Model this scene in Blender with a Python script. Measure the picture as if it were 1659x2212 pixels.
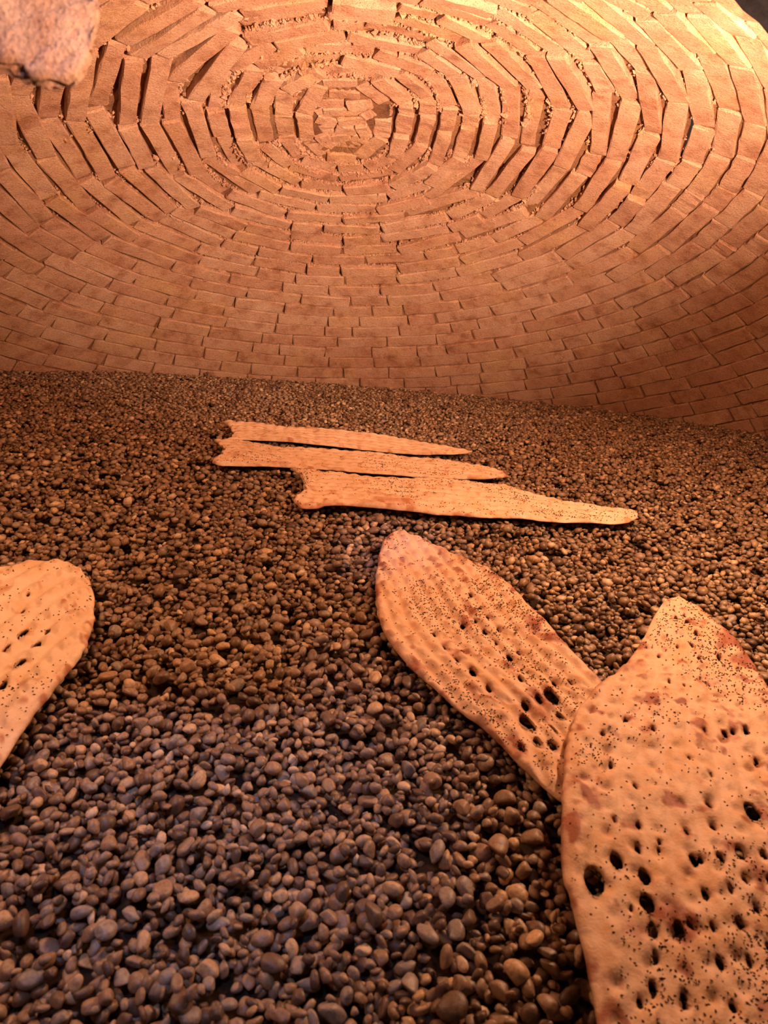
import bpy, math, random
import numpy as np
from mathutils import Matrix, Vector, Quaternion

for o in list(bpy.data.objects): bpy.data.objects.remove(o)
rng = np.random.default_rng(7)
random.seed(7)
scene = bpy.context.scene
COL = scene.collection

# ------------------------------------------------------------------ camera
FPX, CX, CY = 1650.0, 829.5, 1106.0
def axes(yaw, pitch, roll):
    fw = np.array([math.sin(yaw)*math.cos(pitch), math.cos(yaw)*math.cos(pitch), math.sin(pitch)])
    r0 = np.array([math.cos(yaw), -math.sin(yaw), 0.0]); u0 = np.cross(r0, fw)
    return math.cos(roll)*r0+math.sin(roll)*u0, -math.sin(roll)*r0+math.cos(roll)*u0, fw
CR, CU, CF = axes(math.radians(3.1), .0677, 0.0)
CAM = np.array([0.0, 0.0, 1.1])
cd = bpy.data.cameras.new('camera'); cam = bpy.data.objects.new('camera', cd); COL.objects.link(cam)
cam.matrix_world = Matrix(((CR[0], CU[0], -CF[0], CAM[0]), (CR[1], CU[1], -CF[1], CAM[1]), (CR[2], CU[2], -CF[2], CAM[2]), (0, 0, 0, 1)))
cd.sensor_fit = 'VERTICAL'; cd.sensor_height = 36.0; cd.lens = FPX/2212.0*36.0; cd.clip_start = .01
cd.dof.use_dof = True; cd.dof.focus_distance = 1.9; cd.dof.aperture_fstop = 9.5
scene.camera = cam

# ------------------------------------------------------------------ light
world = bpy.data.worlds.new('world'); scene.world = world; world.use_nodes = True
bg = world.node_tree.nodes['Background']; bg.inputs[0].default_value = (.9, .62, .5, 1); bg.inputs[1].default_value = .03
def look(o, target):
    o.rotation_euler = (Vector(target)-o.location).to_track_quat('-Z', 'Y').to_euler()
def lamp(name, kind, loc, energy, color, target=None, **kw):
    d = bpy.data.lights.new(name, kind); d.energy = energy; d.color = color
    for k, v in kw.items(): setattr(d, k, v)
    o = bpy.data.objects.new(name, d); COL.objects.link(o); o.location = loc
    if target is not None: look(o, target)
    return o
# warm bulb by the right jamb of the oven mouth, and cool daylight falling in past the baker
lamp('warm_point_light', 'POINT', (0.72, 1.06, 1.62), 19, (1.0, .60, .36), shadow_soft_size=.045)
lamp('dome_fill_spot', 'SPOT', (.66, .55, 1.32), 225, (1.0, .70, .53), (.30, 1.55, 2.30), spot_size=math.radians(86), spot_blend=.9, shadow_soft_size=.04)  # added unseen spot, brightens the dome without reaching the near bread
lamp('warm_point_light', 'POINT', (-.60, 0.84, 1.60), 8, (1.0, .56, .31), shadow_soft_size=.06)  # added unseen fill from the left, evens out the dome
lamp('brick_fill_spot', 'SPOT', (.34, .10, 1.30), 36, (1.0, .70, .50), (-.26, .50, 1.47), spot_size=math.radians(32), spot_blend=.6, shadow_soft_size=.05)  # added unseen spot, only there to brighten the broken brick
lamp('daylight_shaft', 'SPOT', (-.30, -.25, 2.1), 30, (.42, .54, 1.0), (-.14, .92, .82), spot_size=math.radians(23), spot_blend=1.0, shadow_soft_size=.06)
lamp('daylight_gleam', 'SPOT', (-.10, -.25, 1.9), 34, (.55, .60, 1.0), (.10, 1.52, 1.12), spot_size=math.radians(9), spot_blend=1.0, shadow_soft_size=.05)
vs = scene.view_settings
vs.view_transform = 'Standard'; vs.look = 'None'; vs.gamma = 1.0; vs.use_curve_mapping = False; vs.exposure = 0.9

# ------------------------------------------------------------------ shared geometry of the place
D, ZA, L, R0, T0, TA, TB, EL, LF, EF = 2.1005, 1.2561, .0894, .1405, .0268, .3651, .0578, .8928, .0933, .88   # dome
COURSE = .06
_s = np.linspace(0, 3.0, 3001); _t = np.minimum(T0+TA*_s+TB*_s*_s, 1.5); _d = _s[1]-_s[0]
RR = np.concatenate([[0], np.cumsum(np.cos(.5*(_t[1:]+_t[:-1]))*_d)])
HH = np.concatenate([[0], np.cumsum(np.sin(.5*(_t[1:]+_t[:-1]))*_d)])
def ring_radius(x, y):
    yy = y-D
    dy = np.where(yy > L, (yy-L)/EL, np.where(yy < -LF, (yy+LF)/EF, 0.0)); return np.hypot(x, dy)
def ring_xy(r, phi):
    s = np.sin(phi); return r*np.cos(phi), np.where(s > 0, D+L+EL*r*s, D-LF+EF*r*s)
def dome_z(x, y): return CAM[2]+ZA-np.interp(ring_radius(x, y), RR, HH, right=9.0)
def dome_pt(s, phi):
    r = np.interp(s, _s, RR); x, y = ring_xy(r, phi)
    return np.stack([x, y, CAM[2]+ZA-np.interp(s, _s, HH)+0*x], -1)
def floor_z(x, y): return .69+.600*(y-.7)-.0564*(y-.7)**2-.067*x
def floor_n(x, y):
    gy = .600-.1128*(y-.7); n = np.stack([.067+0*x, -gy, 1+0*x], -1); return n/np.linalg.norm(n, axis=-1, keepdims=True)
def ray(px, py): return CF+CR*(px-CX)/FPX-CU*(py-CY)/FPX
def project(p):
    q = np.asarray(p)-CAM; d = q@CF; dd = np.maximum(d, 1e-3)
    return CX+FPX*(q@CR)/dd, CY-FPX*(q@CU)/dd, d
def floor_hit(px, py, lift=.02):
    d = ray(px, py); lo, hi = .3, 8.0
    t = np.linspace(lo, hi, 8000); P = CAM+t[:, None]*d
    g = P[:, 2]-floor_z(P[:, 0], P[:, 1])-lift
    i = int(np.argmax(g < 0)); return P[i]
def dome_hit(px, py):
    d = ray(px, py); t = np.linspace(.5, 8, 15001); P = CAM+t[:, None]*d
    g = P[:, 2]-dome_z(P[:, 0], P[:, 1]); return P[int(np.argmax((g > 0)&(t > t[int(np.argmax(g < 0))])))]

_tab = rng.random((256, 256))
def noise(x, y, o=0.0):
    x = np.asarray(x, float)+o*17.3; y = np.asarray(y, float)+o*9.1
    xi = np.floor(x).astype(int); yi = np.floor(y).astype(int); fx = x-xi; fy = y-yi
    fx = fx*fx*(3-2*fx); fy = fy*fy*(3-2*fy)
    a = _tab[xi % 256, yi % 256]; b = _tab[(xi+1) % 256, yi % 256]; c = _tab[xi % 256, (yi+1) % 256]; d = _tab[(xi+1) % 256, (yi+1) % 256]
    return (a*(1-fx)+b*fx)*(1-fy)+(c*(1-fx)+d*fx)*fy
def fbm(x, y, o=0.0, n=3):
    t = 0; w = .5
    for i in range(n): t = t+w*noise(x*2**i, y*2**i, o+i*3.7); w *= .5
    return t

def mesh_np(name, V, F, smooth=True):
    """mesh from numpy verts (n,3) and faces (m,k) with a constant k"""
    V = np.asarray(V, np.float32); F = np.asarray(F, np.int32); k = F.shape[1]
    me = bpy.data.meshes.new(name); me.vertices.add(len(V)); me.vertices.foreach_set('co', V.ravel())
    me.loops.add(F.size); me.loops.foreach_set('vertex_index', F.ravel())
    me.polygons.add(len(F)); me.polygons.foreach_set('loop_start', np.arange(0, F.size, k, dtype=np.int32))
    me.polygons.foreach_set('use_smooth', np.full(len(F), smooth, bool))
    me.update(calc_edges=True); return me
def add_attr(me, name, vals):
    a = me.attributes.new(name, 'FLOAT', 'POINT'); a.data.foreach_set('value', np.asarray(vals, np.float32))
def link(name, me, mat, parent=None):
    o = bpy.data.objects.new(name, me); COL.objects.link(o)
    if mat is not None and me is not None and not me.materials: me.materials.append(mat)
    if parent is not None: o.parent = parent
    return o
def tag(o, label=None, cat=None, group=None, kind=None):
    if label: o['label'] = label
    if cat: o['category'] = cat
    if group: o['group'] = group
    if kind: o['kind'] = kind
    return o

# ------------------------------------------------------------------ materials
def mat_new(name):
    m = bpy.data.materials.new(name); m.use_nodes = True; nt = m.node_tree
    return m, nt, nt.nodes['Principled BSDF']
def N(nt, t, **kw):
    n = nt.nodes.new(t)
    for k, v in kw.items():
        if k.startswith('i_'): n.inputs[k[2:].replace('_', ' ')].default_value = v
        else: setattr(n, k, v)
    return n
def ramp(nt, fac, stops):
    r = nt.nodes.new('ShaderNodeValToRGB'); e = r.color_ramp.elements
    while len(e) < len(stops): e.new(.5)
    for q, (p, c) in zip(e, stops): q.position = p; q.color = (*c, 1)
    nt.links.new(fac, r.inputs[0]); return r.outputs[0]
def math_(nt, op, a, b=None, clamp=False):
    n = nt.nodes.new('ShaderNodeMath'); n.operation = op; n.use_clamp = clamp
    for i, v in enumerate((a, b)):
        if v is None: continue
        if hasattr(v, 'is_linked'): nt.links.new(v, n.inputs[i])
        else: n.inputs[i].default_value = v
    return n.outputs[0]
def mixc(nt, fac, a, b, mode='MIX'):
    n = nt.nodes.new('ShaderNodeMix'); n.data_type = 'RGBA'; n.blend_type = mode
    for i, v in ((0, fac), (6, a), (7, b)):
        if hasattr(v, 'is_linked'): nt.links.new(v, n.inputs[i])
        else: n.inputs[i].default_value = v if i == 0 else (*v, 1)
    return n.outputs[2]
def noise_tex(nt, scale, detail=4, rough=.55, vec=None):
    n = N(nt, 'ShaderNodeTexNoise'); n.inputs['Scale'].default_value = scale; n.inputs['Detail'].default_value = detail; n.inputs['Roughness'].default_value = rough
    if vec is not None: nt.links.new(vec, n.inputs['Vector'])
    return n.outputs['Fac']
def bump(nt, bsdf, items):
    prev = None
    for h, st, di in items:
        b = N(nt, 'ShaderNodeBump'); b.inputs['Strength'].default_value = st; b.inputs['Distance'].default_value = di
        nt.links.new(h, b.inputs['Height'])
        if prev is not None: nt.links.new(prev, b.inputs['Normal'])
        prev = b.outputs[0]
    nt.links.new(prev, bsdf.inputs['Normal'])
def brick_material(name, c0, c1, c2, pit=.5):
    m, nt, b = mat_new(name); g = N(nt, 'ShaderNodeNewGeometry'); oi = N(nt, 'ShaderNodeObjectInfo')
    pos = g.outputs['Position']
    rnd = math_(nt, 'FRACT', math_(nt, 'ADD', g.outputs['Random Per Island'], oi.outputs['Random']))
    big = noise_tex(nt, 2.2, 3, .6, pos); mid = noise_tex(nt, 17, 5, .65, pos); fine = noise_tex(nt, 150, 5, .7, pos); gr = noise_tex(nt, 330, 3, .7, pos)
    f = math_(nt, 'ADD', math_(nt, 'MULTIPLY', rnd, .40), math_(nt, 'MULTIPLY', big, .65))
    col = ramp(nt, f, [(.1, c0), (.5, c1), (.95, c2)])
    och = ramp(nt, noise_tex(nt, 6.5, 4, .6, pos), [(.50, (0, 0, 0)), (.72, (.55, .55, .55))]); col = mixc(nt, och, col, tuple(a*b for a, b in zip(c1, (1.10, 1.16, .80))))
    red = ramp(nt, noise_tex(nt, 4.1, 5, .65, pos), [(.54, (0, 0, 0)), (.74, (.6, .6, .6))]); col = mixc(nt, red, col, tuple(a*b for a, b in zip(c1, (.78, .60, .50))))
    mot = ramp(nt, mid, [(.30, (.58, .42, .34)), (.48, (.95, .90, .86)), (.60, (1, 1, 1)), (.78, (1.12, 1.16, 1.15))])
    col = mixc(nt, .85, col, mot, 'MULTIPLY')
    pits = ramp(nt, fine, [(.28, (.30, .18, .12)), (.40, (1, 1, 1)), (.7, (1.08, 1.08, 1.08))])
    col = mixc(nt, pit, col, pits, 'MULTIPLY')
    grit = ramp(nt, gr, [(.32, (.62, .52, .46)), (.50, (1, 1, 1)), (.70, (1.22, 1.22, 1.18))]); col = mixc(nt, .75, col, grit, 'MULTIPLY')  # grit tones, with fine light-and-shade contrast put into the colour
    nt.links.new(col, b.inputs['Base Color']); b.inputs['Roughness'].default_value = .92; b.inputs['Specular IOR Level'].default_value = .2
    bump(nt, b, [(mid, .7, .010), (fine, .9, .007), (gr, .7, .003)])
    return m
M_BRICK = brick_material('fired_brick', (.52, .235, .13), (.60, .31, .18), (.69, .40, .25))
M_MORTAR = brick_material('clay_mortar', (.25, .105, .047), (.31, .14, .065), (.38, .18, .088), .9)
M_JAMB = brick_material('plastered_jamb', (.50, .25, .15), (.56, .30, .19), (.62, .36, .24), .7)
def pebble_material():
    m, nt, b = mat_new('pebble_stone'); g = N(nt, 'ShaderNodeNewGeometry'); oi = N(nt, 'ShaderNodeObjectInfo')
    rnd = math_(nt, 'FRACT', math_(nt, 'ADD', g.outputs['Random Per Island'], oi.outputs['Random']))
    col = ramp(nt, rnd, [(0, (.085, .042, .022)), (.25, (.185, .098, .049)), (.55, (.29, .160, .080)), (.80, (.27, .18, .12)), (.93, (.46, .26, .12)), (1.0, (.58, .39, .24))])
    fine = noise_tex(nt, 260, 4, .65, g.outputs['Position'])
    sp = ramp(nt, fine, [(.32, (.55, .48, .42)), (.5, (1, 1, 1)), (.75, (1.25, 1.2, 1.1))])
    col = mixc(nt, .8, col, sp, 'MULTIPLY'); nt.links.new(col, b.inputs['Base Color'])
    b.inputs['Roughness'].default_value = .46; b.inputs['Specular IOR Level'].default_value = .45
    bump(nt, b, [(fine, .35, .0015)]); return m
M_PEB = pebble_material()
def flat_material(name, c, rough=.9):
    m, nt, b = mat_new(name); g = N(nt, 'ShaderNodeNewGeometry'); n = noise_tex(nt, 60, 4, .6, g.outputs['Position'])
    col = ramp(nt, n, [(.3, tuple(v*.75 for v in c)), (.7, tuple(v*1.2 for v in c))]); nt.links.new(col, b.inputs['Base Color']); b.inputs['Roughness'].default_value = rough
    b.inputs['Specular IOR Level'].default_value = 0.0; bump(nt, b, [(n, .4, .004)]); return m
M_GAP_SHADE = flat_material('floor_gap_shade', (.03, .018, .012)); M_SOOT_SHADE = flat_material('soot_and_shade', (.004, .003, .0028)); M_SEED = flat_material('toasted_seed', (.045, .022, .012), .6)  # floor darkened so pebble gaps read as shadow; soot blackened to stay unlit
def bread_material(name, dough, gold, toast):
    m, nt, b = mat_new(name); g = N(nt, 'ShaderNodeNewGeometry'); pos = g.outputs['Position']
    at = N(nt, 'ShaderNodeAttribute', attribute_name='toast'); n1 = noise_tex(nt, 26, 4, .6, pos); n2 = noise_tex(nt, 75, 4, .6, pos); n3 = noise_tex(nt, 300, 4, .6, pos)
    col = ramp(nt, n1, [(.32, gold), (.55, dough), (.8, tuple(min(1, v*1.12) for v in dough))])
    t = math_(nt, 'ADD', at.outputs['Fac'], math_(nt, 'MULTIPLY', math_(nt, 'SUBTRACT', n2, .5), 1.0))
    tf = ramp(nt, t, [(.25, (0, 0, 0)), (1.0, (.9, .9, .9))])
    col = mixc(nt, tf, col, toast)
    nt.links.new(col, b.inputs['Base Color']); b.inputs['Roughness'].default_value = .62; b.inputs['Specular IOR Level'].default_value = .3
    b.inputs['Subsurface Weight'].default_value = .12; b.inputs['Subsurface Radius'].default_value = (.006, .003, .0015); b.inputs['Subsurface Scale'].default_value = 1.0
    bump(nt, b, [(n2, .35, .004), (n3, .25, .0012)]); return m
M_BREAD = bread_material('flatbread_crust', (.62, .37, .225), (.56, .29, .135), (.26, .065, .028))
M_BREAD_PALE = bread_material('pale_flatbread_crust', (.72, .48, .31), (.64, .38, .20), (.38, .13, .05))

# ------------------------------------------------------------------ the setting: floor base, mortar shell, flue, jamb
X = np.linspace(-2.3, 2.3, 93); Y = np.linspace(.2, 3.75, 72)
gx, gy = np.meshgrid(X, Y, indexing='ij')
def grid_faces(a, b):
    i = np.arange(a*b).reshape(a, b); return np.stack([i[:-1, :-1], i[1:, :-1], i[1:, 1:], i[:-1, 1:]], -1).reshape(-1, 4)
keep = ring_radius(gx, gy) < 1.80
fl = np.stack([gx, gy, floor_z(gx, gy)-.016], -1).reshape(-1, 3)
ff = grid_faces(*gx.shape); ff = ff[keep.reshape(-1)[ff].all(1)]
floor = tag(link('floor', mesh_np('floor', fl, ff), M_GAP_SHADE), 'sloping oven floor under the pebbles, coloured dark as shade in the gaps', kind='structure')

FRONT = .92                                            # the vault opens to the oven mouth this side of it
def shell(s0, s1, name, label, nphi=420, ds=.012):
    S = np.arange(s0, s1+1e-6, ds); PH = np.linspace(0, 2*np.pi, nphi, endpoint=False)
    ss, pp = np.meshgrid(S, PH, indexing='ij')
    P = dome_pt(ss, pp); A = dome_pt(ss+.01, pp)-P; T = dome_pt(ss, pp+.01)-P; n = np.cross(A, T); n /= np.linalg.norm(n, axis=-1, keepdims=True)+1e-9
    n *= np.sign((n*(np.array([0, D, 1.2])-P)).sum(-1, keepdims=True))
    up = np.clip((1.05-ss)/.5, 0, 1)                   # crumbling joints high up, tight ones low down
    rec = (1-.75*np.clip((.16-ss)/.04, 0, 1))*(.0085+.003*up+(.007+.016*up)*np.clip((fbm(pp*9+ss*3, ss*20, 1)-.36)*2.4, 0, 1.3)-.004*fbm(pp*60, ss*70, 2))
    P = P-n*rec[..., None]
    a, b = ss.shape; i = np.arange(a*b).reshape(a, b); j = np.roll(i, -1, 1)
    F = np.stack([i[:-1], i[1:], j[1:], j[:-1]], -1).reshape(-1, 4)
    V = P.reshape(-1, 3); ok = (V[:, 1] > FRONT)&(V[:, 2] > floor_z(V[:, 0], V[:, 1])-.12)
    F = F[ok[F].all(1)]; used = np.unique(F); m = np.zeros(len(V), int); m[used] = np.arange(len(used))
    return tag(link(name, mesh_np(name, V[used], m[F]), M_MORTAR), label, kind='structure')
SPLIT = 13                                             # courses below this one belong to the back wall
ceiling = shell(.002, R0+SPLIT*COURSE, 'ceiling', 'flat brick dome of the oven in concentric rings')
wall = shell(R0+SPLIT*COURSE, 2.62, 'wall_back', 'curved lower brick courses of the oven wall above the pebbles')

# ------------------------------------------------------------------ bricks
def brick_mesh(i):
    r = np.random.default_rng(100+i)
    xs = np.array([-.5, -.475, -.3, -.1, .1, .3, .475, .5]); ys = np.array([-.5, -.44, .44, .5]); V = []; F = []
    def jit(a): return r.normal(0, a)
    cut = r.uniform(-.06, .06, 2)                      # slanted ends
    for layer in (0, 1):
        for a, x in enumerate(xs):
            for b, y in enumerate(ys):
                edge = (a in (0, 7))+(b in (0, 3)); z = 0.0
                if layer == 0: z = -.0025*(edge > 0)-.005*(edge > 1)+jit(.0011)
                else: z = -.085
                xx = x+(jit(.005) if a in (0, 7) else jit(.004) if a in (1, 6) else jit(.03))+(cut[0] if a < 1 else cut[1] if a > 6 else 0)*y*.25
                yy = y+(jit(.026) if b in (0, 3) else jit(.018))
                if edge > 1 and layer == 0: xx *= 1-abs(jit(.012)); yy *= 1-abs(jit(.10))
                if layer == 1: xx *= .94; yy *= .82
                V.append((xx, yy, z))
    id_ = lambda l, a, b: l*32+a*4+b
    for a in range(7):
        for b in range(3): F.append((id_(0, a, b), id_(0, a+1, b), id_(0, a+1, b+1), id_(0, a, b+1)))
        F.append((id_(1, a, 0), id_(1, a+1, 0), id_(0, a+1, 0), id_(0, a, 0))); F.append((id_(0, a, 3), id_(0, a+1, 3), id_(1, a+1, 3), id_(1, a, 3)))
    for b in range(3):
        F.append((id_(0, 0, b), id_(0, 0, b+1), id_(1, 0, b+1), id_(1, 0, b))); F.append((id_(1, 7, b), id_(1, 7, b+1), id_(0, 7, b+1), id_(0, 7, b)))
    return np.array(V), np.array(F)
NV = 22; BV = [brick_mesh(i) for i in range(NV)]
BM = [mesh_np('brick', v, f, False) for v, f in BV]
for me in BM: me.materials.append(M_BRICK)
def surf_n(p):
    e = .01; x, y = p[0], p[1]
    gx_ = (dome_z(x+e, y)-dome_z(x-e, y))/(2*e); gy_ = (dome_z(x, y+e)-dome_z(x, y-e))/(2*e)
    n = np.array([gx_, gy_, -1.0]); return n/np.linalg.norm(n)
bricks = {'c': [], 'w': []}
def put_brick(p0, p1, width, proud, k, jitter=1.0):
    c = (p0+p1)/2; t = p1-p0; ln = np.linalg.norm(t); t = t/ln
    n = surf_n(c); n = n-t*(n@t); n /= np.linalg.norm(n)
    if c[1] < FRONT or c[2] < floor_z(c[0], c[1])-.05: return
    px, py, d = project(c)
    if d < .3 or px < -420 or px > 2080 or py < -330 or py > 1300: return
    q = Quaternion(Vector(t), random.gauss(0, .022*jitter)) @ Quaternion(Vector(n), random.gauss(0, .016*jitter)) @ Quaternion(Vector(np.cross(n, t)), random.gauss(0, .010*jitter))
    B = q.to_matrix() @ Matrix([Vector(t), Vector(np.cross(n, t)), Vector(n)]).transposed()
    pos = Vector(c+n*proud)
    M = Matrix.Translation(pos) @ B.to_4x4() @ Matrix.Diagonal((ln, width, 1, 1))
    inside = -30 < px < 1690 and -20 < py < 960
    bricks['w' if k >= SPLIT else 'c'].append((ln*width*FPX**2/d**2*(1 if inside else .05), M, random.randrange(NV)))
for k in range(-1, 33):
    s0 = R0+k*COURSE; sm = s0+COURSE/2
    ph = np.linspace(0, 2*np.pi, 3000); C = dome_pt(np.full(3000, sm), ph); al = np.concatenate([[0], np.cumsum(np.linalg.norm(np.diff(C, axis=0), axis=1))])
    at = lambda q: np.array([np.interp(q % al[-1], al, C[:, i]) for i in range(3)])
    pos = random.uniform(0, .2); end = pos+al[-1]
    up = min(1, max(0, (14-k)/8))
    while pos < end-.03:
        u = random.random()
        ph0 = np.interp(pos % al[-1], al, ph); lat = abs(math.cos(ph0))**1.5*min(1, max(0, (20-k)/6)); front = math.sin(ph0) < 0
        full = (.198+.10*lat) if not front else (.15+.15*lat)
        ln = full*random.gauss(1, .025) if u > .20 else full*random.uniform(.5, .8)
        if k < 1: ln = random.uniform(.09, .15)
        elif k < 4: ln = random.uniform(.13, .20)
        ln = min(ln, end-pos)
        if end-pos-ln < .05: ln = end-pos
        gap = random.uniform(.003, .008)+up*abs(random.gauss(0, .004))
        p0, p1 = at(pos+gap/2), at(pos+ln-gap/2)
        phm = np.interp((pos+ln/2) % al[-1], al, ph)
        wloc = np.linalg.norm(dome_pt(np.array(s0+COURSE), np.array(phm))-dome_pt(np.array(s0), np.array(phm)))
        width = wloc-(.0026+.0066*up+abs(random.gauss(0, .0015+.003*up)))
        sag = .0  # chords sit a little inside the ring
        put_brick(p0, p1, width, random.gauss(.002, .0025+.0025*up), k, 1+1.0*up)
        pos += ln
# broken pieces filling the crown
crown = [(0, -.128, .085, .034, .04), (-.038, -.088, .074, .034, .10), (.042, -.088, .072, .036, -.06), (.004, -.046, .125, .036, .02), (-.050, -.004, .060, .036, .35), (.022, -.006, .080, .036, -.12), (-.052, .038, .055, .040, 1.25),
         (.006, .036, .062, .038, .25), (.056, .034, .056, .036, 1.35), (-.020, .078, .080, .034, -.10), (.046, .080, .052, .036, .45), (.006, .116, .088, .034, .05), (-.062, -.040, .040, .030, .9), (.066, -.044, .040, .030, -.8), (-.060, .080, .045, .030, -.6), (.05, .118, .045, .03, -.5), (-.05, .116, .045, .03, .5)]
for x, dy, l_, w_, th in crown:
    th += random.gauss(0, .08); y = D+dy; ex, ey = math.cos(th)*l_/2, math.sin(th)*l_/2
    put_brick(np.array([x-ex, y-ey, dome_z(x, y)]), np.array([x+ex, y+ey, dome_z(x, y)]), w_, random.gauss(.001, .004), 0, 2.5)
for key, parent in (('c', ceiling), ('w', wall)):
    L_ = sorted(bricks[key], key=lambda b: -b[0])
    for _, M, v in L_[:300]:
        o = link('brick', BM[v], None, parent); o.matrix_world = M
    V = []; F = []; n0 = 0
    for _, M, v in L_[300:]:
        A = np.array(M); bv, bf = BV[v]; V.append(bv@A[:3, :3].T+A[:3, 3]); F.append(bf+n0); n0 += len(bv)
    if V: tag(link('far_bricks', mesh_np('far_bricks', np.concatenate(V), np.concatenate(F), False), M_BRICK, parent), kind='stuff')
    print('bricks', key, len(L_))

# ------------------------------------------------------------------ icosphere helpers
def ico(sub):
    g = (1+5**.5)/2; V = [(-1, g, 0), (1, g, 0), (-1, -g, 0), (1, -g, 0), (0, -1, g), (0, 1, g), (0, -1, -g), (0, 1, -g), (g, 0, -1), (g, 0, 1), (-g, 0, -1), (-g, 0, 1)]
    F = [(0, 11, 5), (0, 5, 1), (0, 1, 7), (0, 7, 10), (0, 10, 11), (1, 5, 9), (5, 11, 4), (11, 10, 2), (10, 7, 6), (7, 1, 8), (3, 9, 4), (3, 4, 2), (3, 2, 6), (3, 6, 8), (3, 8, 9), (4, 9, 5), (2, 4, 11), (6, 2, 10), (8, 6, 7), (9, 8, 1)]
    V = [np.array(v)/np.linalg.norm(v) for v in V]
    for _ in range(sub):
        mid = {}; G = []
        def m(a, b):
            k = (min(a, b), max(a, b))
            if k not in mid: v = V[a]+V[b]; mid[k] = len(V); V.append(v/np.linalg.norm(v))
            return mid[k]
        for a, b, c in F:
            x, y, z = m(a, b), m(b, c), m(c, a); G += [(a, x, z), (b, y, x), (c, z, y), (x, y, z)]
        F = G
    return np.array(V), np.array(F)
I0, I1, I2 = ico(0), ico(1), ico(2)
OCT = (np.array([(1, 0, 0), (-1, 0, 0), (0, 1, 0), (0, -1, 0), (0, 0, 1), (0, 0, -1)], float), np.array([(0, 2, 4), (2, 1, 4), (1, 3, 4), (3, 0, 4), (2, 0, 5), (1, 2, 5), (3, 1, 5), (0, 3, 5)]))
def lumpy(V, seed, amp=.16):
    r = np.random.default_rng(seed); S = V.copy(); R = np.ones(len(V))
    for _ in range(5):
        k = r.normal(size=3); k /= np.linalg.norm(k); R += amp*r.uniform(-.6, .6)*np.cos(r.uniform(1.2, 2.6)*(V@k)*1.6+r.uniform(0, 6.28))
    for _ in range(r.integers(2, 6)):                  # worn flats
        k = r.normal(size=3); k /= np.linalg.norm(k); h = r.uniform(.50, .82); d = (S*R[:, None])@k; ex = np.maximum(d-h, 0)
        S = S*R[:, None]-np.outer(ex*.8, k); R = np.ones(len(V))
    return S*R[:, None]
def rot_batch(q):                                      # unit quaternions -> matrices
    w, x, y, z = q.T
    return np.stack([1-2*(y*y+z*z), 2*(x*y-z*w), 2*(x*z+y*w), 2*(x*y+z*w), 1-2*(x*x+z*z), 2*(y*z-x*w), 2*(x*z-y*w), 2*(y*z+x*w), 1-2*(x*x+y*y)], -1).reshape(-1, 3, 3)
def batch(base_list, idx, A, pos):
    """many transformed copies of a few base shapes as one vertex/face block"""
    Vs, Fs, n0 = [], [], 0
    for v, (bv, bf) in enumerate(base_list):
        m = idx == v; c = int(m.sum())
        if not c: continue
        P = np.einsum('nij,vj->nvi', A[m], bv)+pos[m][:, None, :]
        Vs.append(P.reshape(-1, 3)); Fs.append((bf[None]+np.arange(c)[:, None, None]*len(bv)).reshape(-1, bf.shape[1])+n0); n0 += c*len(bv)
    return np.concatenate(Vs), np.concatenate(Fs)

# mortar crumbs squeezed out of the open joints high in the dome
nc = 17000
ks = np.minimum(rng.integers(0, 15, nc), rng.integers(0, 22, nc)); wgt = rng.random(nc); sC = R0+ks*COURSE+rng.normal(0, .0045, nc); phC = rng.uniform(0, 2*np.pi, nc)
PC = dome_pt(sC, phC); u_, v_, d_ = project(PC); clump = fbm(phC*14, sC*30, 5)
okc = (u_ > -60)&(u_ < 1720)&(v_ > -60)&(v_ < 760)&(PC[:, 1] > FRONT)&(clump > .30)
PC = PC[okc]; nn = np.array([surf_n(p) for p in PC]); PC = PC+nn*rng.uniform(-.008, -.001, len(PC))[:, None]
sz = rng.lognormal(math.log(.0033), .38, len(PC)); q = rng.normal(size=(len(PC), 4)); q /= np.linalg.norm(q, axis=1, keepdims=True)
A = rot_batch(q)*(sz[:, None]*rng.uniform(.6, 1.4, (len(PC), 3)))[:, None, :]
cv, cf = batch([(OCT[0]*np.random.default_rng(300+i).uniform(.7, 1.4, (6, 1)), OCT[1]) for i in range(6)], rng.integers(0, 6, len(PC)), A, PC)
tag(link('mortar_crumbs', mesh_np('mortar_crumbs', cv, cf, False), M_BRICK, ceiling), kind='stuff')

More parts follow.
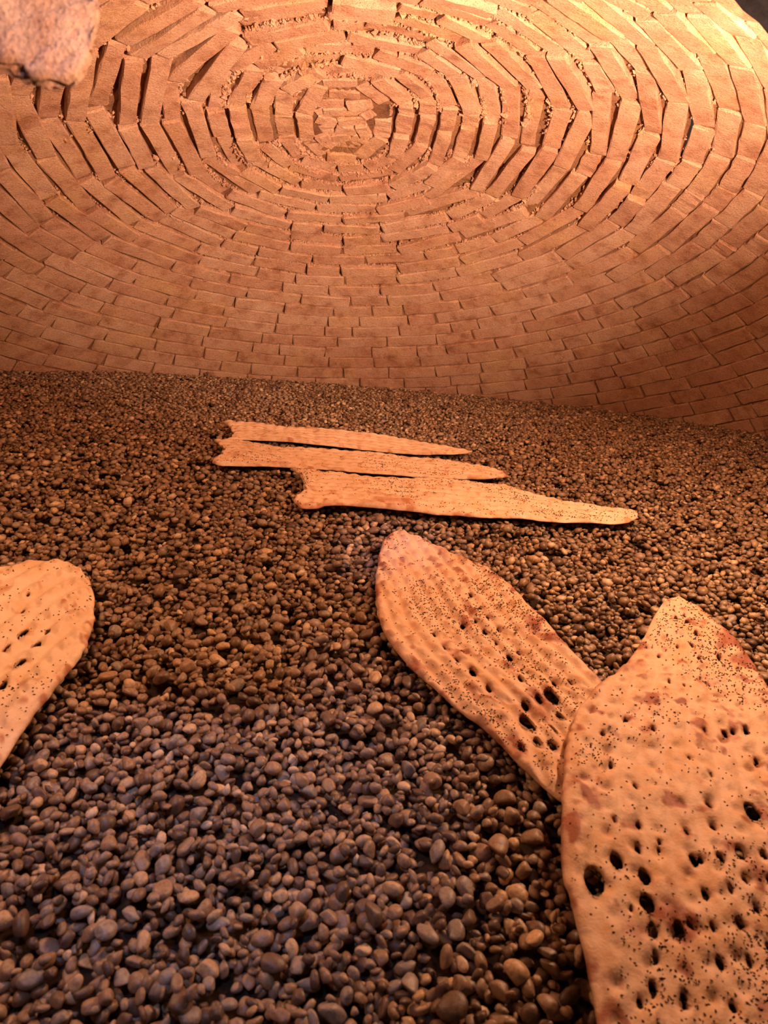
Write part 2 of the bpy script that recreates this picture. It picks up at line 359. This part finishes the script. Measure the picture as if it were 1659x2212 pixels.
# ------------------------------------------------------------------ flatbreads: outlines on the bed
def crop(o, s, pts): return [(o[0]+x/s, o[1]+y/s) for x, y in pts]
def edge_world(pts, lift): return np.array([floor_hit(x, y, lift)[:2] for x, y in pts])
def resample(P, u):
    d = np.concatenate([[0], np.cumsum(np.linalg.norm(np.diff(P, axis=0), axis=1))]); d /= d[-1]
    # gentle smoothing of the traced corners
    return np.stack([np.interp(u, d, P[:, 0]), np.interp(u, d, P[:, 1])], -1)
def smooth_line(P, it=2):
    for _ in range(it):
        Q = [P[0]]
        for a, b in zip(P[:-1], P[1:]): Q += [a*.75+b*.25, a*.25+b*.75]
        Q.append(P[-1]); P = np.array(Q)
    return P
bread_tops = []                                        # (mask function data for the pebbles)
def make_bread(label, left, right, lift, res, mat, seed, holes=(), seeds=1000, ridge=.0022, rs=.021, curl=.0, toast=1.0, hole_rand=0, tip_raise=0.0, dimple=1.0, flare=0.0):
    r = np.random.default_rng(seed)
    Lw, Rw = smooth_line(edge_world(left, lift+.012)), smooth_line(edge_world(right, lift+.012))
    length = max(np.linalg.norm(np.diff(Lw, axis=0), axis=1).sum(), np.linalg.norm(np.diff(Rw, axis=0), axis=1).sum())
    nu = int(length/res)+1; u = np.linspace(0, 1, nu); A, B = resample(Lw, u), resample(Rw, u)
    wid = np.linalg.norm(A-B, axis=1); nv = int(wid.max()/res)+1; v = np.linspace(0, 1, nv)
    XY = A[:, None]*(1-v)[None, :, None]+B[:, None]*v[None, :, None]
    U = (u*length)[:, None]+0*v; V = (v-.5)[None]*wid[:, None]
    print(label[:30], 'len %.2f wid %.2f' % (length, wid.max()), nu, nv)
    de = np.minimum(np.minimum(v, 1-v)[None]*wid[:, None], np.minimum(U+.0, length-U)+.002)
    wob = .0035*(noise(U*70, V*0+seed, 1)-.5)*np.exp(-de/.012)  # uneven rim
    t = (XY-XY.mean((0, 1))); tn = t/(np.linalg.norm(t, axis=-1, keepdims=True)+1e-6); XY = XY+tn*wob[..., None]
    if flare:                                          # ragged, hollowed blunt end and wandering edges
        ax = XY[-1].mean(0)-XY[0].mean(0); ax /= np.linalg.norm(ax); ay = np.array([-ax[1], ax[0]])
        XY = XY+ax*((flare*np.sin(np.pi*v)[None]+.014*(noise(v*7, v*0+seed)-.5)[None])*np.exp(-U/.05))[..., None]
        XY = XY+ay*((v-.5)[None]*2*(.009*(noise(U*16, (V > 0)*9.0+seed, 2)-.5)*np.clip((length-U)/.1, 0, 1)))[..., None]
    Vn = V+.006*(noise(U*9, V*9, seed)-.5)*2
    h = ridge*np.sin(2*np.pi*Vn/rs)+.013*(fbm(U*8, V*11, seed+1)-.45)+.009*(fbm(U*24, V*34, seed+2)-.45)
    dim = np.zeros_like(h)                             # finger dimples along the furrows
    row = np.floor(Vn/rs+.25); ph = (Vn/rs+.25)-row-.5; au = U/.030+noise(row*3.1, row*1.7+seed, 4)*3; jc = au-np.floor(au)-.5
    amp = .25+.95*noise(np.floor(au)*5.3+.5, row*7.7+.5, seed+6); dim = -.0075*dimple*amp*np.exp(-(ph/.20)**2-(jc/.22)**2)
    h = h+dim
    e = np.clip(de/.016, 0, 1); e = np.sqrt(np.clip(1-(1-e)**2, 0, 1))
    base = lift+curl*(np.abs(V)/(wid.max()/2))**2+tip_raise*np.clip(1-U/.16, 0, 1)**2+.008*(fbm(U*4, V*4, seed+9)-.45)
    th_top = .0015+.0055*e+h*(.25+.75*e)
    toasty = 1.0*toast*np.clip((fbm(U*22, V*22, seed+3)-.53)*6, 0, .8)*np.clip((fbm(U*6, V*6, seed+8)-.32)*4, .25, 1)+.8*toast*np.clip((fbm(U*48, V*48, seed+13)-.53)*7, 0, 1)+.75*toast*np.exp(-de/.008)*np.clip(fbm(U*13, V*13, seed+5)*2.2-.30, 0, 1)+.25*np.clip((h+.001)/.006, 0, 1)
    Z = floor_z(XY[..., 0], XY[..., 1]); n = floor_n(XY[..., 0], XY[..., 1])
    # holes
    H = []
    for (hx, hy, hr) in holes:
        p = floor_hit(hx, hy, lift+.008); d = (p-CAM)@CF; H.append((p[0], p[1], hr*d/FPX*1.12))
    for _ in range(hole_rand):
        i, j = r.integers(8, nu-8), r.integers(nv//6, nv-nv//6); H.append((XY[i, j, 0], XY[i, j, 1], r.uniform(.0018, .0035)))
    inside = np.zeros((nu, nv), bool); rimdark = np.zeros((nu, nv))
    fw = (B.mean(0)*0+XY[-1].mean(0)-XY[0].mean(0)); fw /= np.linalg.norm(fw); sd = np.array([-fw[1], fw[0]])
    for hx, hy, hr in H:
        w = np.array([hx, hy]); dl = XY-w; la = (dl@fw)/(1.35*hr); lb = (dl@sd)/(.92*hr); rad = np.hypot(la, lb)+1e-9
        lim = res*.8/hr; m = np.abs(rad-1) < lim
        XY = np.where(m[..., None], w+dl/rad[..., None]*1.0, XY); inside |= (rad < 1-1e-3)&~m
        th_top = th_top-.003*np.exp(-((rad-1)/.7)**2)*(rad >= 1-lim)
        rimdark = np.maximum(rimdark, .45*np.exp(-((rad-1)*hr/.0025)**2))
    top = np.stack([XY[..., 0], XY[..., 1], Z], -1)+n*(base+th_top)[..., None]
    bot = np.stack([XY[..., 0], XY[..., 1], Z], -1)+n*(base+np.minimum(0, th_top-.002)*.8+h*.5*e-.0012*e)[..., None]
    bot = np.where(((bot-top)*n).sum(-1, keepdims=True) > -.001, top-n*.001, bot)
    i = np.arange(nu*nv).reshape(nu, nv); Q = np.stack([i[:-1, :-1], i[1:, :-1], i[1:, 1:], i[:-1, 1:]], -1).reshape(-1, 4)
    ins = inside.reshape(-1); kill = ins[Q].any(1)
    # quads wholly on a hole's rim whose centre lies in the hole
    cxy = XY.reshape(-1, 2)[Q].mean(1)
    for hx, hy, hr in H:
        dl = cxy-np.array([hx, hy]); kill |= np.hypot((dl@fw)/(1.35*hr), (dl@sd)/(.92*hr)) < .98
    Q = Q[~kill]; n0 = nu*nv
    E = np.concatenate([Q[:, [0, 1]], Q[:, [1, 2]], Q[:, [2, 3]], Q[:, [3, 0]]]); key = np.minimum(E[:, 0], E[:, 1])*n0+np.maximum(E[:, 0], E[:, 1])
    _, inv, cnt = np.unique(key, return_inverse=True, return_counts=True); be = E[cnt[inv] == 1]
    side = np.stack([be[:, 1], be[:, 0], be[:, 0]+n0, be[:, 1]+n0], -1)
    F = np.concatenate([Q, Q[:, ::-1]+n0, side]); VV = np.concatenate([top.reshape(-1, 3), bot.reshape(-1, 3)])
    used = np.unique(F); mm = np.zeros(len(VV), int); mm[used] = np.arange(len(used)); tv = np.clip(toasty+rimdark, 0, 1.2).reshape(-1); tv = np.concatenate([tv, tv*.6])[used]
    org = top[nu//2, nv//2].copy()
    me = mesh_np('flatbread', VV[used]-org, mm[F]); 
    # make sure the top faces up
    add_attr(me, 'toast', tv)
    o = link('flatbread', me, mat); o.location = org; tag(o, label, 'flatbread', 'flatbreads baking on the pebbles')
    import bmesh
    bm = bmesh.new(); bm.from_mesh(me); bmesh.ops.recalc_face_normals(bm, faces=bm.faces[:]); bm.to_mesh(me); bm.free()
    # seeds
    if seeds:
        fu = r.random(seeds*5); fvv = r.random(seeds*5); ii = np.clip((fu*nu).astype(int), 2, nu-3); jj = np.clip((fvv*nv).astype(int), 1, nv-2)
        den = np.clip((fbm(U[ii, jj]*9, V[ii, jj]*13, seed+11)-.33)*3.2, .06, 1)*wid[ii]/wid.max()
        k = (r.random(len(ii)) < den)&(de[ii, jj] > .006)&~inside[ii, jj]; ii, jj = ii[k][:seeds], jj[k][:seeds]
        P = top[ii, jj]+n[ii, jj]*.0004-org+r.normal(0, .0009, (len(ii), 3))*np.array([1, 1, 0]); c = len(ii)
        an = r.uniform(0, np.pi, c); T1 = np.stack([np.cos(an), np.sin(an), 0*an], -1); T1 -= n[ii, jj]*(T1*n[ii, jj]).sum(-1, keepdims=True); T1 /= np.linalg.norm(T1, axis=1, keepdims=True)
        T2 = np.cross(n[ii, jj], T1); s_ = r.uniform(.8, 1.25, c)
        AA = np.stack([T1*(.00150*s_)[:, None], T2*(.00085*s_)[:, None], n[ii, jj]*(.00075*s_)[:, None]], -1)
        sv, sf = batch([OCT], np.zeros(c, int), AA*1.12, P)
        tag(link('seeds', mesh_np('seeds', sv, sf), M_SEED, o), 'dark toasted seeds sprinkled on the crust', kind='stuff')
    bread_tops.append((A, B, lift))
    return o
c5 = lambda p: crop((430, 860), 1.659, p)
c6 = lambda p: crop((780, 1120), 2.963, p)
c7 = lambda p: crop((1160, 1250), 2.2986, p)
c8 = lambda p: crop((0, 1150), 3.687, p)
hl = lambda o, s, P: [(o[0]+x/s, o[1]+y/s, r/s) for x, y, r in P]
make_bread('pale blunt-ended flatbread farthest up the bed, nearest the brick wall',
    c5([(82, 72), (250, 84), (400, 97), (550, 108), (700, 130), (850, 152), (940, 166), (975, 172)]), c5([(95, 137), (180, 133), (250, 136), (400, 149), (600, 167), (750, 182), (850, 186), (940, 183), (976, 174)]),
    .022, .0036, M_BREAD_PALE, 11, seeds=40, rs=.020, ridge=.0026, toast=.6, dimple=.55, flare=.026)
make_bread('pale pointed flatbread lying between two other long flatbreads',
    c5([(58, 138), (85, 132), (150, 133), (190, 149), (300, 159), (500, 173), (650, 186), (800, 200), (900, 215), (1000, 227), (1060, 240), (1105, 262)]), c5([(50, 216), (75, 228), (120, 225), (250, 229), (400, 236), (500, 243), (700, 260), (850, 270), (1000, 273), (1060, 269), (1106, 264)]),
    .022, .0036, M_BREAD_PALE, 12, seeds=700, rs=.022, ridge=.0026, toast=.6, dimple=.55, flare=.026)
make_bread('longest pale seeded flatbread with a flared blunt end, below two others',
    c5([(328, 237), (400, 240), (500, 254), (650, 269), (900, 279), (1050, 283), (1150, 312), (1250, 335), (1350, 362), (1450, 378), (1540, 382), (1562, 400)]), c5([(345, 350), (365, 376), (430, 376), (460, 364), (600, 372), (800, 392), (950, 405), (1100, 410), (1250, 420), (1400, 428), (1500, 432), (1550, 422), (1563, 404)]),
    .022, .0036, M_BREAD_PALE, 13, seeds=1500, rs=.024, ridge=.0026, toast=.7, dimple=.55, flare=.026)
MID = hl((780, 1120), 2.963, [(475, 345, 12), (305, 505, 10), (685, 465, 12), (795, 605, 11), (640, 650, 16), (455, 700, 12), (780, 690, 15), (520, 785, 11), (600, 870, 12), (700, 950, 22), (935, 845, 18), (990, 815, 13), (800, 1050, 18), (1000, 990, 17), (1200, 1085, 40), (1120, 1105, 24), (1045, 1265, 48), (1030, 1150, 22), (1260, 1215, 28), (1210, 1295, 28), (1105, 1395, 27), (1200, 1400, 27), (1000, 1435, 22), (1215, 1005, 14), (1310, 1005, 15), (850, 760, 10), (750, 545, 9), (720, 625, 9), (860, 680, 9), (965, 690, 8)])
make_bread('seeded leaf-shaped flatbread with one end tucked under a larger one',
    c6([(235, 76), (170, 95), (120, 130), (92, 280), (80, 470), (110, 640), (200, 790), (330, 920), (480, 1040), (560, 1130), (700, 1220), (830, 1330), (910, 1400), (1000, 1510), (1100, 1590), (1230, 1700), (1370, 1800), (1500, 1850)]),
    c6([(240, 75), (300, 92), (370, 110), (480, 150), (650, 215), (760, 260), (880, 340), (980, 430), (1060, 530), (1150, 600), (1250, 720), (1330, 800), (1400, 870), (1490, 960), (1600, 1090), (1700, 1300), (1720, 1500), (1660, 1750)]),
    .022, .003, M_BREAD, 14, MID, seeds=2400, rs=.026, ridge=.0034, curl=.004, tip_raise=.018)
BIG = hl((1160, 1250), 2.2986, [(235, 1405, 50), (345, 1310, 32), (480, 1380, 30), (490, 1510, 36), (515, 1635, 26), (640, 1635, 30), (715, 1310, 24), (1005, 1080, 38), (770, 1470, 20), (840, 1310, 22), (940, 1285, 25), (1055, 1290, 18), (800, 1625, 15), (925, 1610, 18), (1015, 1545, 15), (835, 1790, 22), (510, 1900, 22), (660, 1955, 20), (525, 1760, 18), (885, 700, 15), (985, 695, 15), (400, 640, 10), (285, 715, 10), (440, 960, 12), (795, 1055, 16), (450, 1255, 15), (455, 1140, 14), (685, 1175, 14), (895, 1995, 18), (1075, 1410, 14), (815, 1155, 14), (960, 600, 9), (1065, 1720, 14), (975, 1780, 16), (1120, 1890, 12), (885, 1460, 14), (960, 1410, 14), (555, 1220, 11)])
make_bread('large toasted flatbread with many dark holes overlapping a leaf-shaped one',
    c7([(660, 46), (615, 52), (580, 85), (540, 150), (490, 245), (420, 340), (330, 420), (250, 480), (180, 560), (130, 660), (105, 780), (88, 950), (78, 1150), (80, 1320), (120, 1480), (165, 1640), (200, 1800), (230, 1950), (265, 2212), (330, 2500), (420, 2700)]),
    c7([(665, 46), (730, 66), (790, 105), (850, 160), (930, 230), (1000, 310), (1070, 420), (1130, 520), (1210, 650), (1300, 800), (1400, 1000), (1490, 1250), (1560, 1500), (1600, 1800), (1600, 2100), (1560, 2400), (1450, 2700)]),
    .042, .0028, M_BREAD, 15, BIG, seeds=3000, rs=.027, ridge=.0020, curl=.0, toast=1.15, hole_rand=40)
LEFT = hl((0, 1150), 3.687, [(205, 745, 36), (400, 730, 18), (310, 840, 32), (185, 990, 38), (45, 1170, 34), (80, 850, 26), (205, 570, 14), (245, 460, 13)])
make_bread('rippled tan flatbread with few seeds lying away from the other breads',
    c8([(700, 290), (630, 215), (540, 185), (420, 170), (290, 172), (130, 205), (0, 228), (-250, 300), (-550, 450), (-850, 700), (-1100, 1050), (-1250, 1400)]),
    c8([(705, 292), (745, 370), (765, 470), (765, 600), (740, 740), (690, 870), (600, 1000), (500, 1130), (380, 1280), (270, 1400), (170, 1570), (60, 1740), (-40, 1880), (-250, 2120), (-500, 2250)]),
    .024, .003, M_BREAD_PALE, 16, LEFT, seeds=420, rs=.036, ridge=.0030, curl=.006, toast=.8)

# ------------------------------------------------------------------ pebbles
yt = np.linspace(.3, 3.7, 3401); tt = np.concatenate([[0], np.cumsum(np.hypot(1, .600-.1128*(yt-.7))[:-1]*(yt[1]-yt[0]))])
CELL = .0026; XMIN, XMAX = -2.15, 2.15; NXC, NTC = int((XMAX-XMIN)/CELL), int(tt[-1]/CELL)
HM = np.zeros((NXC, NTC), np.float32)
NP = 150000
def in_view(x, y, mx=110):
    P = np.stack([x, y, floor_z(x, y)], -1); u, v, d = project(P)
    return (d > .2)&(u > -mx*1.0-60)&(u < 1659+mx+60)&(v < 2212+230)&(ring_radius(x, y) < 1.66)&(P[:, 2] < dome_z(x, y)+.05), d
cx_ = rng.uniform(XMIN+.03, XMAX-.03, NP*6); ct_ = rng.uniform(.02, tt[-1]-.03, NP*6); cy_ = np.interp(ct_, tt, yt)
FAR = lambda y: 1-.17*np.clip((y-1.5)/.9, 0, 1)      # the stones get finer towards the back
iv, dep = in_view(cx_, cy_); area = iv.mean()*(XMAX-XMIN-.06)*(tt[-1]-.05); iv &= rng.random(len(cx_)) < (.83/FAR(cy_))**2; cx_, ct_, cy_, dep = cx_[iv], ct_[iv], cy_[iv], dep[iv]
cover = 2.9; eff = float(((FAR(cy_)**2)).mean())
sizes = lambda n: np.clip(rng.lognormal(math.log(.0080), .25, n), .0048, .0150)
NP = min(len(cx_), int(cover*area/(math.pi*.0083*.0083*.66*eff)))
cx_, ct_, cy_ = cx_[:NP], ct_[:NP], cy_[:NP]
a_ = sizes(NP)*FAR(cy_); b_ = a_*rng.uniform(.48, .86, NP); c_ = a_*rng.uniform(.36, .60, NP); yaw_ = rng.uniform(0, np.pi, NP); hc_ = np.zeros(NP)
gxx, gtt = np.meshgrid(np.arange(-7, 8)*CELL, np.arange(-7, 8)*CELL, indexing='ij')
jx = rng.normal(0, .008, (NP, 2)); 
for p in range(NP):
    ca, sa = math.cos(yaw_[p]), math.sin(yaw_[p]); a, b, c = a_[p], b_[p], c_[p]
    R = min(7, int(a/CELL)+1); s = slice(7-R, 8+R); X_, T_ = gxx[s, s], gtt[s, s]
    q2 = 1-((X_*ca+T_*sa)/a)**2-((T_*ca-X_*sa)/b)**2; m = q2 > 0; dz = np.where(m, c*np.sqrt(np.maximum(q2, 0)), -9)
    best = None
    for k in range(5):
        x = cx_[p]+(0, jx[p, 0], -jx[p, 1], -jx[p, 0], jx[p, 1])[k]; t = ct_[p]+(0, jx[p, 1], jx[p, 0], -jx[p, 1], -jx[p, 0])[k]
        i, j = int((x-XMIN)/CELL), int(t/CELL)
        if i < 8 or j < 8 or i > NXC-9 or j > NTC-9: continue
        w = HM[i-R:i+R+1, j-R:j+R+1]; z = float((w+dz).max())
        if best is None or z < best[0]: best = (z, x, t, i, j)
    if best is None: hc_[p] = -1; continue
    z, x, t, i, j = best; z -= .38*c; cx_[p], ct_[p], hc_[p] = x, t, z
    w = HM[i-R:i+R+1, j-R:j+R+1]; np.maximum(w, z+dz, out=w, where=m)
cy_ = np.interp(ct_, tt, yt)
ii = np.clip(((cx_-XMIN)/CELL).astype(int), 0, NXC-1); jj = np.clip((ct_/CELL).astype(int), 0, NTC-1)
vis = (hc_ > -.5)&(HM[ii, jj] < hc_+c_+np.where(cy_ > 1.5, .0055, .011))             # drop what is buried
LEVEL = float(np.median(HM[HM > .004])); print('pebbles', NP, vis.sum(), 'level', LEVEL)
S = vis; px_, py_ = cx_[S], cy_[S]; nrm = floor_n(px_, py_)
def box(Z, r):
    for ax in (0, 1):
        c = np.cumsum(np.pad(Z, [(r+1, r) if a == ax else (0, 0) for a in (0, 1)]), axis=ax, dtype=np.float64); n = Z.shape[ax]
        Z = (np.take(c, np.arange(2*r+1, n+2*r+1), ax)-np.take(c, np.arange(0, n), ax))/(2*r+1)
    return Z
has = (HM > .004).astype(float); LOC = box(box(HM.astype(float)*has, 14), 14)/np.maximum(box(box(has, 14), 14), 1e-3)  # even the bed out
POS = np.stack([px_, py_, floor_z(px_, py_)], -1)+nrm*(hc_[S]-LOC[ii[S], jj[S]]+.002)[:, None]
n_ = len(px_); tilt = rng.normal(0, .30, (n_, 2)); yw = yaw_[S]
qz = np.stack([np.cos(yw/2), 0*yw, 0*yw, np.sin(yw/2)], -1); qt = np.stack([np.ones(n_), tilt[:, 0]/2, tilt[:, 1]/2, 0*yw], -1); qt /= np.linalg.norm(qt, axis=1, keepdims=True)
sl = np.arctan2(-nrm[:, 1], nrm[:, 2]); Rx = np.zeros((n_, 3, 3)); Rx[:, 0, 0] = 1; Rx[:, 1, 1] = np.cos(sl); Rx[:, 1, 2] = -np.sin(sl); Rx[:, 2, 1] = np.sin(sl); Rx[:, 2, 2] = np.cos(sl)
ROT = Rx @ rot_batch(qt) @ rot_batch(qz); SC = np.stack([a_[S], b_[S], c_[S]*1.12], -1); AF = ROT*SC[:, None, :]
NPV = 20; shapes = [100+i for i in range(NPV)]; var = rng.integers(0, NPV, n_)
uu, vv, dd = project(POS); size = a_[S]*b_[S]/dd**2
inframe = (uu > 5)&(uu < 1655)&(vv > 5)&(vv < 2207)
# pebbles under the breads are hidden: never single those out
def in_poly(poly, X_, Y_):
    c = np.zeros(len(X_), bool)
    for (a, b), (e_, g) in zip(poly, np.roll(poly, -1, 0)):
        if b != g: c ^= ((b > Y_) != (g > Y_)) & (X_ < (e_-a)*(Y_-b)/(g-b)+a)
    return c
cov = np.zeros(n_, bool); height = ((POS-np.stack([px_, py_, floor_z(px_, py_)], -1))*nrm).sum(-1)+c_[S]*1.15; low = np.zeros(n_, bool)
for A_, B_, lift_ in bread_tops:
    poly = np.concatenate([A_[::4], B_[::-4]])
    for ox, oy in ((0, 0), (.009, 0), (-.009, 0), (0, .009), (0, -.009)):
        c = in_poly(poly, px_+ox, py_+oy); cov |= c; low |= c&(height > lift_-.006)
cov |= low
topmost = HM[ii[S], jj[S]] < hc_[S]+c_[S]*1.15
order = np.argsort(-(size*(inframe&~cov&topmost))); single = np.zeros(n_, bool); single[order[:300]] = True
near = (dd < 1.25)&~single&~low; far = (dd >= 1.25)&~single&~low
v1, f1 = batch([(lumpy(I1[0], s), I1[1]) for s in shapes], var[near], AF[near], POS[near])
v0, f0 = batch([(lumpy(I0[0], s)*1.1, I0[1]) for s in shapes], var[far], AF[far], POS[far])
bed = link('pebble_bed', mesh_np('pebble_bed', np.concatenate([v1, v0]), np.concatenate([f1, f0+len(v1)])), M_PEB)
tag(bed, 'deep sloping bed of small brown and grey river pebbles', 'pebbles', kind='stuff')
print('pebble tris', len(f1)+len(f0))
TONES = [('dark brown', (.135, .070, .037)), ('mid brown', (.285, .157, .082)), ('greyish brown', (.27, .19, .135)), ('tan', (.48, .28, .14))]
def pebble_tone(name, c):
    m = M_PEB.copy(); m.name = 'pebble_stone_'+name.replace(' ', '_'); nt = m.node_tree
    r = [n for n in nt.nodes if n.bl_idname == 'ShaderNodeValToRGB' and len(n.color_ramp.elements) == 6][0]
    for i, e in enumerate(r.color_ramp.elements): e.color = (*[v*(.86+.056*i) for v in c], 1)
    return m
TM = [pebble_tone(n, c) for n, c in TONES]
PM = []
for sd in shapes: PM.append(mesh_np('pebble', lumpy(I2[0], sd), I2[1]))
for me in PM: me.materials.append(M_PEB)
NEAR = ['farthest long flatbread', 'pointed flatbread', 'longest flatbread', 'leaf-shaped flatbread', 'large holed flatbread', 'rippled flatbread']
for k in np.where(single)[0]:
    o = link('pebble', PM[var[k]], None); M = np.eye(4); M[:3, :3] = AF[k]; M[:3, 3] = POS[k]; o.matrix_world = Matrix(M.tolist())
    t = int(rng.choice(4, p=[.27, .40, .22, .11])); o.material_slots[0].link = 'OBJECT'; o.material_slots[0].material = TM[t]
    ra = SC[k, 1]/SC[k, 0]; form = 'long narrow' if ra < .58 else 'oval' if ra < .74 else 'plump rounded'
    where = 'on the open pebble bed'
    for (A_, B_, _), nm in zip(bread_tops, NEAR):
        if min(np.hypot(*(A_-POS[k, :2]).T).min(), np.hypot(*(B_-POS[k, :2]).T).min()) < .055: where = 'beside the '+nm
    big = ' large' if SC[k, 0] > .0125 else ''
    tag(o, f'{form}{big} {TONES[t][0]} pebble lying {where}', 'pebble', f'{form} pebbles on the bed')

# ------------------------------------------------------------------ left jamb of the mouth with a broken brick jutting into view
jx0, jx1, jy0, jy1 = -1.25, -.43, .34, .60
nz = 30; nxj = 24
def slab(name, x0, x1, y0, y1, z0, z1, mat, amp=.012):
    V = []; F = []
    def face(o, a, b, na, nb):
        n0 = len(V)
        for i in range(na+1):
            for j in range(nb+1):
                p = np.array(o)+np.array(a)*i/na+np.array(b)*j/nb; V.append(p)
        for i in range(na):
            for j in range(nb): q = n0+i*(nb+1)+j; F.append((q, q+nb+1, q+nb+2, q+1))
    face((x0, y0, z0), (x1-x0, 0, 0), (0, 0, z1-z0), 16, 22); face((x1, y0, z0), (0, y1-y0, 0), (0, 0, z1-z0), 6, 22); face((x1, y1, z0), (x0-x1, 0, 0), (0, 0, z1-z0), 16, 22); face((x0, y1, z0), (0, y0-y1, 0), (0, 0, z1-z0), 6, 22)
    face((x0, y0, z1), (x1-x0, 0, 0), (0, y1-y0, 0), 16, 6)
    V = np.array(V); V[:, 0] += amp*(noise(V[:, 1]*14, V[:, 2]*14, 2)-.5); V[:, 1] += amp*(noise(V[:, 0]*14, V[:, 2]*14, 3)-.5)
    return link(name, mesh_np(name, V, np.array(F)), mat)
tag(slab('wall_front', jx0, jx1, jy0, jy1, .38, 1.78, M_JAMB), 'clay plastered jamb beside the oven mouth', kind='structure')
import bmesh
cpl = [(196, -170), (214, -30), (223, 50), (207, 108), (192, 152), (152, 192), (104, 180), (62, 187), (42, 150), (-40, 142), (-300, 170), (-760, 160), (-760, -170)]
bm = bmesh.new(); front = [bm.verts.new(CAM+ray(x, y)*.50) for x, y in cpl]; fc = bm.faces.new(front)
ex = bmesh.ops.extrude_face_region(bm, geom=[fc]); bmesh.ops.translate(bm, verts=[v for v in ex['geom'] if isinstance(v, bmesh.types.BMVert)], vec=(-.045, .075, .055))
bmesh.ops.bevel(bm, geom=bm.edges[:], offset=.004, segments=2, affect='EDGES'); bmesh.ops.triangulate(bm, faces=bm.faces[:])
for _ in range(4): bmesh.ops.subdivide_edges(bm, edges=[e for e in bm.edges if e.calc_length() > .009], cuts=1); bmesh.ops.triangulate(bm, faces=bm.faces[:])
bmesh.ops.recalc_face_normals(bm, faces=bm.faces[:]); bm.normal_update()
for v in bm.verts:
    c = v.co; v.co = c+v.normal*float(.006*(noise(c.x*40+c.y*30, c.z*40, 2)-.5)+.0035*(noise(c.x*120, c.z*120+c.y*90, 5)-.5)-.003*max(0, noise(c.x*95, c.z*95+c.y*60, 8)-.68)*3)
me = bpy.data.meshes.new('broken_brick'); bm.to_mesh(me); bm.free()
for p in me.polygons: p.use_smooth = True
ob = link('broken_brick', me, M_JAMB)
tag(ob, 'rough pink broken brick jutting from the jamb at the oven mouth', 'brick')

# sooty corner of the mouth lintel, its shade put into near-black colour
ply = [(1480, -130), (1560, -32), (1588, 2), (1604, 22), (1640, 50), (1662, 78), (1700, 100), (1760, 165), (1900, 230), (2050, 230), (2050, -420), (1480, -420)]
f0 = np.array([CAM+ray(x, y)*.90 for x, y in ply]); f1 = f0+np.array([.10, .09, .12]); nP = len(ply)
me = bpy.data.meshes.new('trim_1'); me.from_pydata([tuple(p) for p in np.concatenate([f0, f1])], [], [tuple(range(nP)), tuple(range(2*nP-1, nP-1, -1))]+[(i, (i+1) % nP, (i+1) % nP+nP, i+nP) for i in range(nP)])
tag(link('trim_1', me, M_SOOT_SHADE), 'sooty lintel corner over the oven mouth, blackened to look unlit', kind='structure')
